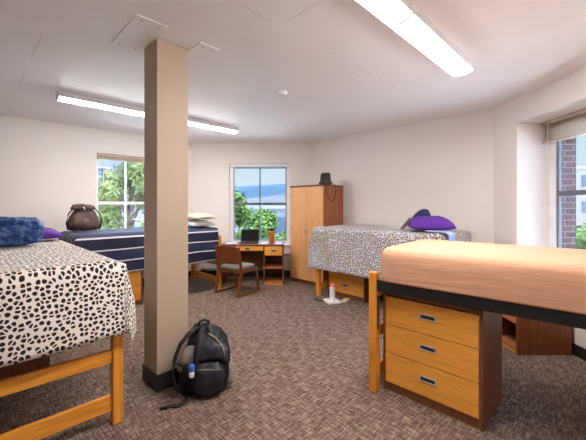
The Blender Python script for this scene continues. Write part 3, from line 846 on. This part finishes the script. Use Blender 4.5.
# ------------------------------------------------------------------ bag on the striped bed
def make_brownbag():
    t = thing('drawstring_backpack', 'dark brown drawstring backpack on the navy striped bed', 'backpack', P(-5.60, 1.22, Tz + .03), math.radians(38))
    bm = bmesh.new()
    loft(bm, [(.0, 0, 0, .17, .10, .5), (.015, 0, 0, .22, .14, .5), (.10, 0, 0, .235, .15, .5), (.20, 0, 0, .205, .13, .65), (.28, 0, 0, .165, .10, .75), (.325, 0, 0, .13, .08, .8), (.345, 0, 0, .13, .08, .8)], 40, .032, 1)
    obj('main_body', bm, 'brownleather', t, smooth=True)
    bm = bmesh.new()
    loft(bm, [(.315, 0, -.01, .145, .09, .8), (.34, -.01, -.01, .165, .10, .8), (.37, -.01, -.01, .16, .10, .8), (.395, -.02, -.01, .13, .08, .8), (.405, -.03, -.01, .07, .04, 1)], 36, .045, 6)
    obj('top_flap', bm, 'brownleather', t, smooth=True)
    bm = bmesh.new(); loft(bm, [(.02, -.05, -.145, .08, .03, .7), (.04, -.05, -.15, .11, .045, .6), (.15, -.05, -.15, .11, .045, .6), (.19, -.05, -.14, .09, .03, .8)], 24, .008, 6); obj('front_pocket', bm, 'brownleather', t, smooth=True)
    for sx in (-1, 1):
        bm = bmesh.new(); tube(bm, [(sx * .16, -.06, .33), (sx * .22, -.13, .25), (sx * .245, -.13, .12), (sx * .225, -.10, .02)], .014, 8, .5); obj('strap', bm, 'darkleather', t, smooth=True)
    bm = bmesh.new(); tube(bm, [(-.15, -.115, .34), (-.05, -.13, .31), (.05, -.13, .31), (.15, -.115, .345)], .007, 6); obj('drawstring', bm, 'darkleather', t, smooth=True)
    bm = bmesh.new(); tube(bm, [(-.02, -.137, .36), (.0, -.14, .33), (.005, -.14, .31)], .010, 8); obj('toggle', bm, 'silver', t, smooth=True)
    t.scale = (.88, .9, .95)
make_brownbag()

# pillows
def place_pillow(name, label, mat, loc, rotz, L, W, Hh, seed, tilt=0, group=None):
    o = obj(name, pillow_bm(L, W, Hh, seed), mat, smooth=True, loc=loc, rotz=rotz)
    o.rotation_euler = (tilt, 0, rotz)
    tag(o, label, 'pillow', group); return o
zt = Tz + .03
place_pillow('pillow', 'white pillow, lower of the two on the striped bed', 'whitecloth', P(-5.40, 2.92, zt - .008), RV, .70, .42, .12, 1)
place_pillow('pillow', 'cream patterned pillow lying on top of the white pillow', 'cream', P(-5.33, 2.90, zt + .120), RV, .66, .42, .11, 2)
place_pillow('pillow', 'purple pillow on the grey leopard print bed', 'purple', P(-1.81, 4.45, zt + .03), math.radians(-14), .58, .42, .19, 3)
place_pillow('pillow', 'bit of purple pillow behind the blue quilted bag', 'purple', P(-4.36, .40, zt), RU, .70, .36, .13, 5)

# blue quilted bag on the spotted bed
def make_bluebag():
    t = thing('quilted_bag', 'blue quilted duffel bag on the spotted bed', 'bag', (-2.66, 2.93, zt - .006), math.radians(36))
    bm = bmesh.new(); n = 30; rings = []
    L = .33
    for i in range(15):
        a = -1 + 2 * i / 14
        e = (1 - abs(a) ** 9) ** .3 if abs(a) < 1 else .55
        e = max(e, .6)
        ring = []
        for k in range(n):
            th_ = k * 2 * PI / n
            yy = .135 * sup(th_, .55) * e; zz = .135 + .135 * sup(th_ - PI / 2, .5) * e
            q = .010 * math.sin(a * 24) * math.sin(zz * 60)
            ring.append(bm.verts.new((a * L, yy + math.copysign(q, yy), max(0.0, zz + noise.noise(Vector((a * 4, yy * 9, zz * 9))) * .016))))
        rings.append(ring)
    for A, B in zip(rings, rings[1:]):
        for k in range(n): bm.faces.new((A[k], A[(k + 1) % n], B[(k + 1) % n], B[k]))
    bm.faces.new(rings[0]); bm.faces.new(rings[-1])
    obj('main_body', bm, 'quilt', t, smooth=True)
    for y in (-.10, .10):
        bm = bmesh.new(); tube(bm, [(-.16, y * 1.37, .10), (-.16, y * 1.38, .20), (-.13, y * 1.1, .268), (0, y * .9, .282), (.13, y * 1.1, .268), (.16, y * 1.38, .20), (.16, y * 1.37, .10)], .013, 8, .6)
        obj('strap', bm, 'quilt', t, smooth=True)
    bm = bmesh.new(); tube(bm, [(-.28, 0, .272), (.28, 0, .272)], .005, 6); obj('zipper', bm, 'navycloth', t)
    t.scale = (1, 1, .92)
make_bluebag()

# leopard bed extras
t = thing('navy_bag', 'dark navy cloth bag standing behind the purple pillow', 'bag', P(-2.10, 4.82, zt + .03), math.radians(-40))
bm = bmesh.new(); loft(bm, [(0, 0, 0, .12, .06, .6), (.02, 0, 0, .145, .08, .6), (.12, 0, 0, .14, .075, .6), (.20, .02, 0, .11, .055, .7), (.27, .04, 0, .06, .03, .9), (.285, .04, 0, .02, .015, 1)], 24, .012, 2)
obj('main_body', bm, 'navycloth', t, smooth=True)
bm = bmesh.new(); tube(bm, [(-.04, -.03, .18), (-.09, -.05, .14), (-.125, -.06, .06)], .012, 8, .5); obj('strap', bm, 'navycloth', t, smooth=True)
t = thing('book', 'thin pale grey book propped open on the leopard bed left of the purple pillow', 'book', P(-2.22, 4.47, zt + .026), math.radians(-35))
bm = boxes((-.016, .0, -.11, .11, 0, .19)); bmesh.ops.transform(bm, matrix=Matrix.Rotation(math.radians(38), 4, 'Y'), verts=bm.verts[:]); bmesh.ops.translate(bm, verts=bm.verts[:], vec=(0, 0, .008)); obj('cover', bm, 'spacegrey', t)
bm = boxes((-.15, .0, -.11, .11, 0, .012)); obj('cover', bm, 'spacegrey', t)
blanket('pale_blue_sheet', 'crumpled pale blue sheet hanging over the right end of the leopard print bed', 'paleblue', P(-2.53, 4.57), RV, .80, 1.075, -.49, -.30, (0, .15, 0, 0), Tz + .052, .012, 20, 3, cat='sheet')

# bag on wardrobe
t = thing('handbag', 'small dark olive bag with a long strap on top of the wardrobe', 'bag', P(-3.83, 4.68, WH + .004), math.radians(-20))
bm = bmesh.new(); loft(bm, [(0, 0, 0, .11, .075, .6), (.01, 0, 0, .125, .085, .6), (.04, 0, 0, .12, .08, .6), (.06, 0, 0, .10, .07, .7), (.19, 0, 0, .088, .06, .7), (.215, 0, 0, .075, .05, .8)], 24, .006, 2)
obj('main_body', bm, 'olive', t, smooth=True)
bm = bmesh.new()
loc_of = lambda v, u, z: (Matrix.Rotation(math.radians(20), 4, 'Z') @ (P(v, u, z) - P(-3.83, 4.68, WH + .004)))
pts = [(-3.80, 4.60, WH + .03), (-3.745, 4.56, WH + .020), (-3.708, 4.55, WH - .01), (-3.716, 4.56, WH - .12), (-3.716, 4.62, WH - .24), (-3.716, 4.72, WH - .30), (-3.716, 4.81, WH - .25), (-3.716, 4.84, WH - .12), (-3.708, 4.82, WH - .01), (-3.745, 4.79, WH + .020), (-3.80, 4.73, WH + .03)]
tube(bm, [loc_of(*p) for p in pts], .007, 6); obj('strap', bm, 'olive', t, smooth=True)

# desk things
zt2 = .75
t = thing('laptop', 'open dark laptop on the desk below the window', 'laptop', (-.855, 6.36, zt2), 0)
obj('keyboard_base', boxes((-.18, .18, -.13, .11, .002, .020)), 'laptop', t, bev=.003)
bm = boxes((-.18, .18, 0, .008, 0, .24)); bmesh.ops.transform(bm, matrix=Matrix.Translation((0, .108, .018)) @ Matrix.Rotation(math.radians(-8), 4, 'X'), verts=bm.verts[:])
lid = obj('lid', bm, 'laptop', t, bev=.002)
bm = boxes((-.168, .168, -.0015, .0, .012, .228)); bmesh.ops.transform(bm, matrix=Matrix.Translation((0, .108, .018)) @ Matrix.Rotation(math.radians(-8), 4, 'X'), verts=bm.verts[:])
obj('screen', bm, 'screen', lid)
t = thing('drink_bottle', 'amber orange drink bottle with a dark cap on the desk', 'bottle', (-.415, 6.36, zt2), 0)
bm = bmesh.new(); lathe(bm, [(.048, 0), (.054, .006), (.054, .20), (.050, .225), (.040, .24)], 24); obj('bottle_body', bm, 'amber', t, smooth=True)
bm = bmesh.new(); lathe(bm, [(.036, .24), (.038, .245), (.038, .285), (.030, .29)], 20); obj('cap', bm, 'slot', t, smooth=True)
def sheet_of(name, label, mat, loc, rotz, w, l, th_, cat='paper', group=None):
    return tag(obj(name, boxes((-w / 2, w / 2, -l / 2, l / 2, 0, th_)), mat, loc=loc, rotz=rotz), label, cat, group)
sheet_of('paper_sheet', 'white paper lying on the desk left of the laptop', 'paper', (-1.20, 6.34, zt2), .2, .216, .28, .003)
sheet_of('paper_sheet', 'white paper on the desk between laptop and drink bottle', 'paper', (-.565, 6.33, zt2), -.15, .15, .26, .003)
sheet_of('paper_sheet', 'white paper at the right end of the desk beside the drink bottle', 'paper', (-.27, 6.32, zt2), .1, .15, .25, .003)

# bottle on notebooks
t = thing('water_bottle', 'white water bottle with a coral pink cap standing on notebooks', 'bottle', (.60, 4.985, .030), 0)
bm = bmesh.new(); lathe(bm, [(.038, 0), (.042, .005), (.042, .19), (.038, .205), (.034, .21)], 24); obj('bottle_body', bm, 'bottlewhite', t, smooth=True)
bm = bmesh.new(); lathe(bm, [(.036, .21), (.038, .214), (.038, .235), (.026, .255), (.020, .262)], 20); obj('cap', bm, 'pink', t, smooth=True)
t = thing('notebook', 'white notebook on the carpet under the water bottle', 'book', (.60, 4.985, 0), .3)
obj('page_block', boxes((-.095, .095, -.10, .115, .003, .026)), 'paper', t)
obj('cover', boxes((-.10, .10, -.105, .12, 0, .003), (-.10, .10, -.105, .12, .026, .029), (-.103, -.1, -.105, .12, 0, .029)), 'bottlewhite', t)
t = thing('notebook', 'yellowed slim book on the carpet right of the white notebook', 'book', (.80, 5.05, 0), -.55)
obj('page_block', boxes((-.032, .045, -.10, .11, .003, .018)), 'paper', t)
obj('cover', boxes((-.035, .05, -.105, .115, 0, .003), (-.035, .05, -.105, .115, .018, .021)), 'paperyellow', t)
t = thing('sandal', 'small dark sandal beside the white notebook', 'sandal', (.395, 5.08, 0), .8)
bm = bmesh.new(); loft(bm, [(.001, 0, 0, .035, .10, .8), (.012, 0, 0, .038, .105, .8), (.016, 0, 0, .034, .10, .8)], 24); obj('sole', bm, 'graphite', t, smooth=True)
bm = bmesh.new(); tube(bm, [(-.033, .02, .014), (-.02, .04, .035), (0, .055, .04), (.02, .04, .035), (.033, .02, .014)], .008, 6, .5); obj('strap', bm, 'graphite', t, smooth=True)

# ------------------------------------------------------------------ outside
GZ = -7.0
o = obj('outside_ground', boxes((-600, 600, 8.5, 1600, GZ - .5, GZ), (4.5, 600, -300, 8.5, GZ - .5, GZ), (-600, -9, -300, 8.5, GZ - .5, GZ)), 'lawn'); tag(o, kind='structure')
def hills(name, dist, hgt, x0, x1, mat, seed, base=-40):
    bm = bmesh.new(); n = 90; rows = []
    for r_, (dy, k) in enumerate(((-.3, 0), (-.2, .35), (-.1, .75), (0, 1), (.12, .9))):
        row = []
        for i in range(n + 1):
            x = x0 + (x1 - x0) * i / n
            h = hgt(x) * k * (1 + .12 * noise.noise(Vector((x * .004, dy * 7, seed)))) if k else 0
            row.append(bm.verts.new((x, dist * (1 + dy) + 60 * noise.noise(Vector((x * .01, seed, dy))), base * (1 - min(1, k * 3)) + h)))
        rows.append(row)
    for A, B in zip(rows, rows[1:]):
        for i in range(n): bm.faces.new((A[i], A[i + 1], B[i + 1], B[i]))
    o = obj(name, bm, mat, smooth=True); tag(o, kind='structure')
hills('hills_far', 3200, lambda x: 212 + .030 * x + 26 * noise.noise(Vector((x * .003, 1, 1))), -5200, 3600, 'hill', 2)
hills('hills_near', 1900, lambda x: 14 + 36 * (1 + math.tanh((x + 190) / 200)) + 12 * noise.noise(Vector((x * .006, 3, 1))), -3000, 2400, 'hillnear', 5)

def building(label, x, y, w, d, top, mat, rotz=0, floors=3, cols=5, roof='bgroof', wmat='bgglass'):
    t = thing('building', label, 'building', (x, y, GZ), rotz)
    h = top - GZ
    obj('facade', boxes((-w / 2, w / 2, -d / 2, d / 2, 0, h)), mat, t)
    obj('roof_edge', boxes((-w / 2 - .2, w / 2 + .2, -d / 2 - .2, d / 2 + .2, h, h + .35)), roof, t)
    if cols:
        for i in range(floors):
            z0 = h * (i + .3) / floors; z1 = h * (i + .75) / floors
            for j in range(cols):
                xa = -w / 2 + w * (j + .22) / cols; xb = -w / 2 + w * (j + .78) / cols
                f = obj('window', boxes((xa, xb, -d / 2 - .05, -d / 2 + .02, z0, z1)), wmat, t)
    return t
building('low grey building behind the tree, seen through the middle window', -2.2, 30, 13, 8, 1.25, 'bgwall', 0, 3, 6)
building('blue-grey tower seen at the left side of the left window', -50.8, 86, 2.4, 3, 11.0, 'bgblue', .55, 9, 3, 'bgblue', 'bgwall')
building('pale tower block seen in the middle of the left window', -58, 116, 12, 8, 19, 'bgpale', .5, 9, 5, 'bgpale', 'bgfaint')
building('long grey building low in the left window', -36, 58, 26, 8, 2.2, 'bgwall', .55, 3, 9)
building('beige building across the street in the right window', 44, 44, 18, 14, 6.2, 'bgbeige', -.8, 4, 7)

def tree(label, x, y, top, r, trunk=GZ, n=2600, mat='foliage', leaf=.17, seed=1, squash=1.25, blobs=16, pine=False):
    rnd = random.Random(seed)
    t = thing('tree', label, 'tree', (x, y, trunk))
    Hh = top - trunk
    bm = bmesh.new()
    tube(bm, [(0, 0, 0), (.1, .05, Hh * .3), (-.08, 0, Hh * .6), (0, 0, Hh * .92)], [.22, .17, .12, .03], 8)
    cz = Hh - r * squash
    cs_ = []
    for k in range(blobs):
        a = rnd.random() * 2 * PI; q = rnd.uniform(-1, 1); m_ = math.sqrt(1 - q * q) * rnd.uniform(.45, .8)
        c = Vector((math.cos(a) * m_ * r, math.sin(a) * m_ * r, cz + q * r * squash * .72)); cs_.append((c, r * rnd.uniform(.28, .45)))
        tube(bm, [(0, 0, max(Hh * .25, c.z - r * .7)), (c.x * .5, c.y * .5, c.z - r * .25), tuple(c)], [.06, .04, .012], 5)
    obj('trunk', bm, 'bark', t, smooth=True)
    bm = bmesh.new()
    for k in range(n):
        c, rr_ = cs_[rnd.randrange(blobs)]
        d = Vector((rnd.gauss(0, 1), rnd.gauss(0, 1), rnd.gauss(0, .8))).normalized()
        p = c + d * rr_ * rnd.uniform(.45, 1.08)
        s = leaf * rnd.uniform(.6, 1.2)
        nrm = (d + Vector((rnd.uniform(-.7, .7), rnd.uniform(-.7, .7), rnd.uniform(-.2, 1.0)))).normalized()
        a = nrm.orthogonal().normalized(); a = Matrix.Rotation(rnd.random() * 6.28, 3, nrm) @ a; b = nrm.cross(a)
        if pine:
            v_ = [p - a * s * 1.8 - b * s * .22, p - a * s * 1.8 + b * s * .22, p + a * s * 1.8]
            v2 = [p - b * s * 1.2 + a * s * .2, p - b * s * 1.2 - a * s * .2, p + b * s * 1.2]
            bm.faces.new([bm.verts.new(q) for q in v_]); bm.faces.new([bm.verts.new(q) for q in v2])
        else:
            v_ = [p - a * s, p - b * s * .6, p + a * s, p + b * s * .6]
            bm.faces.new([bm.verts.new(q) for q in v_])
    f = obj('foliage', bm, mat, t)
    return t
tree('tall leafy tree at the left side of the middle window', -2.85, 14.5, 2.6, 1.35, n=7000, seed=3, leaf=.12, squash=2.2, blobs=26)
tree('leafy tree outside, between the laptop and the drink bottle', -1.75, 18.5, 1.75, 1.6, n=7500, seed=5, leaf=.13, squash=2.0, blobs=26)
tree('loose green bush tree at the right side of the middle window', -.3, 23, .2, 1.6, n=4200, seed=8, leaf=.14, squash=1.8, blobs=14)
tree('pale pine with long branches across the left window', -5.9, 11.8, 3.7, 1.7, n=3400, mat='needles', leaf=.13, seed=11, squash=1.7, blobs=20, pine=True)
tree('pale pine at the left side of the left window, reaching half its height', -11.2, 20.5, 1.9, 2.9, n=4200, mat='needles', leaf=.13, seed=13, squash=1.7, blobs=18, pine=True)
tree('round tree low in the right window', 26, 29, -.2, 4.2, n=3000, seed=17, leaf=.35, squash=1.1, blobs=18)
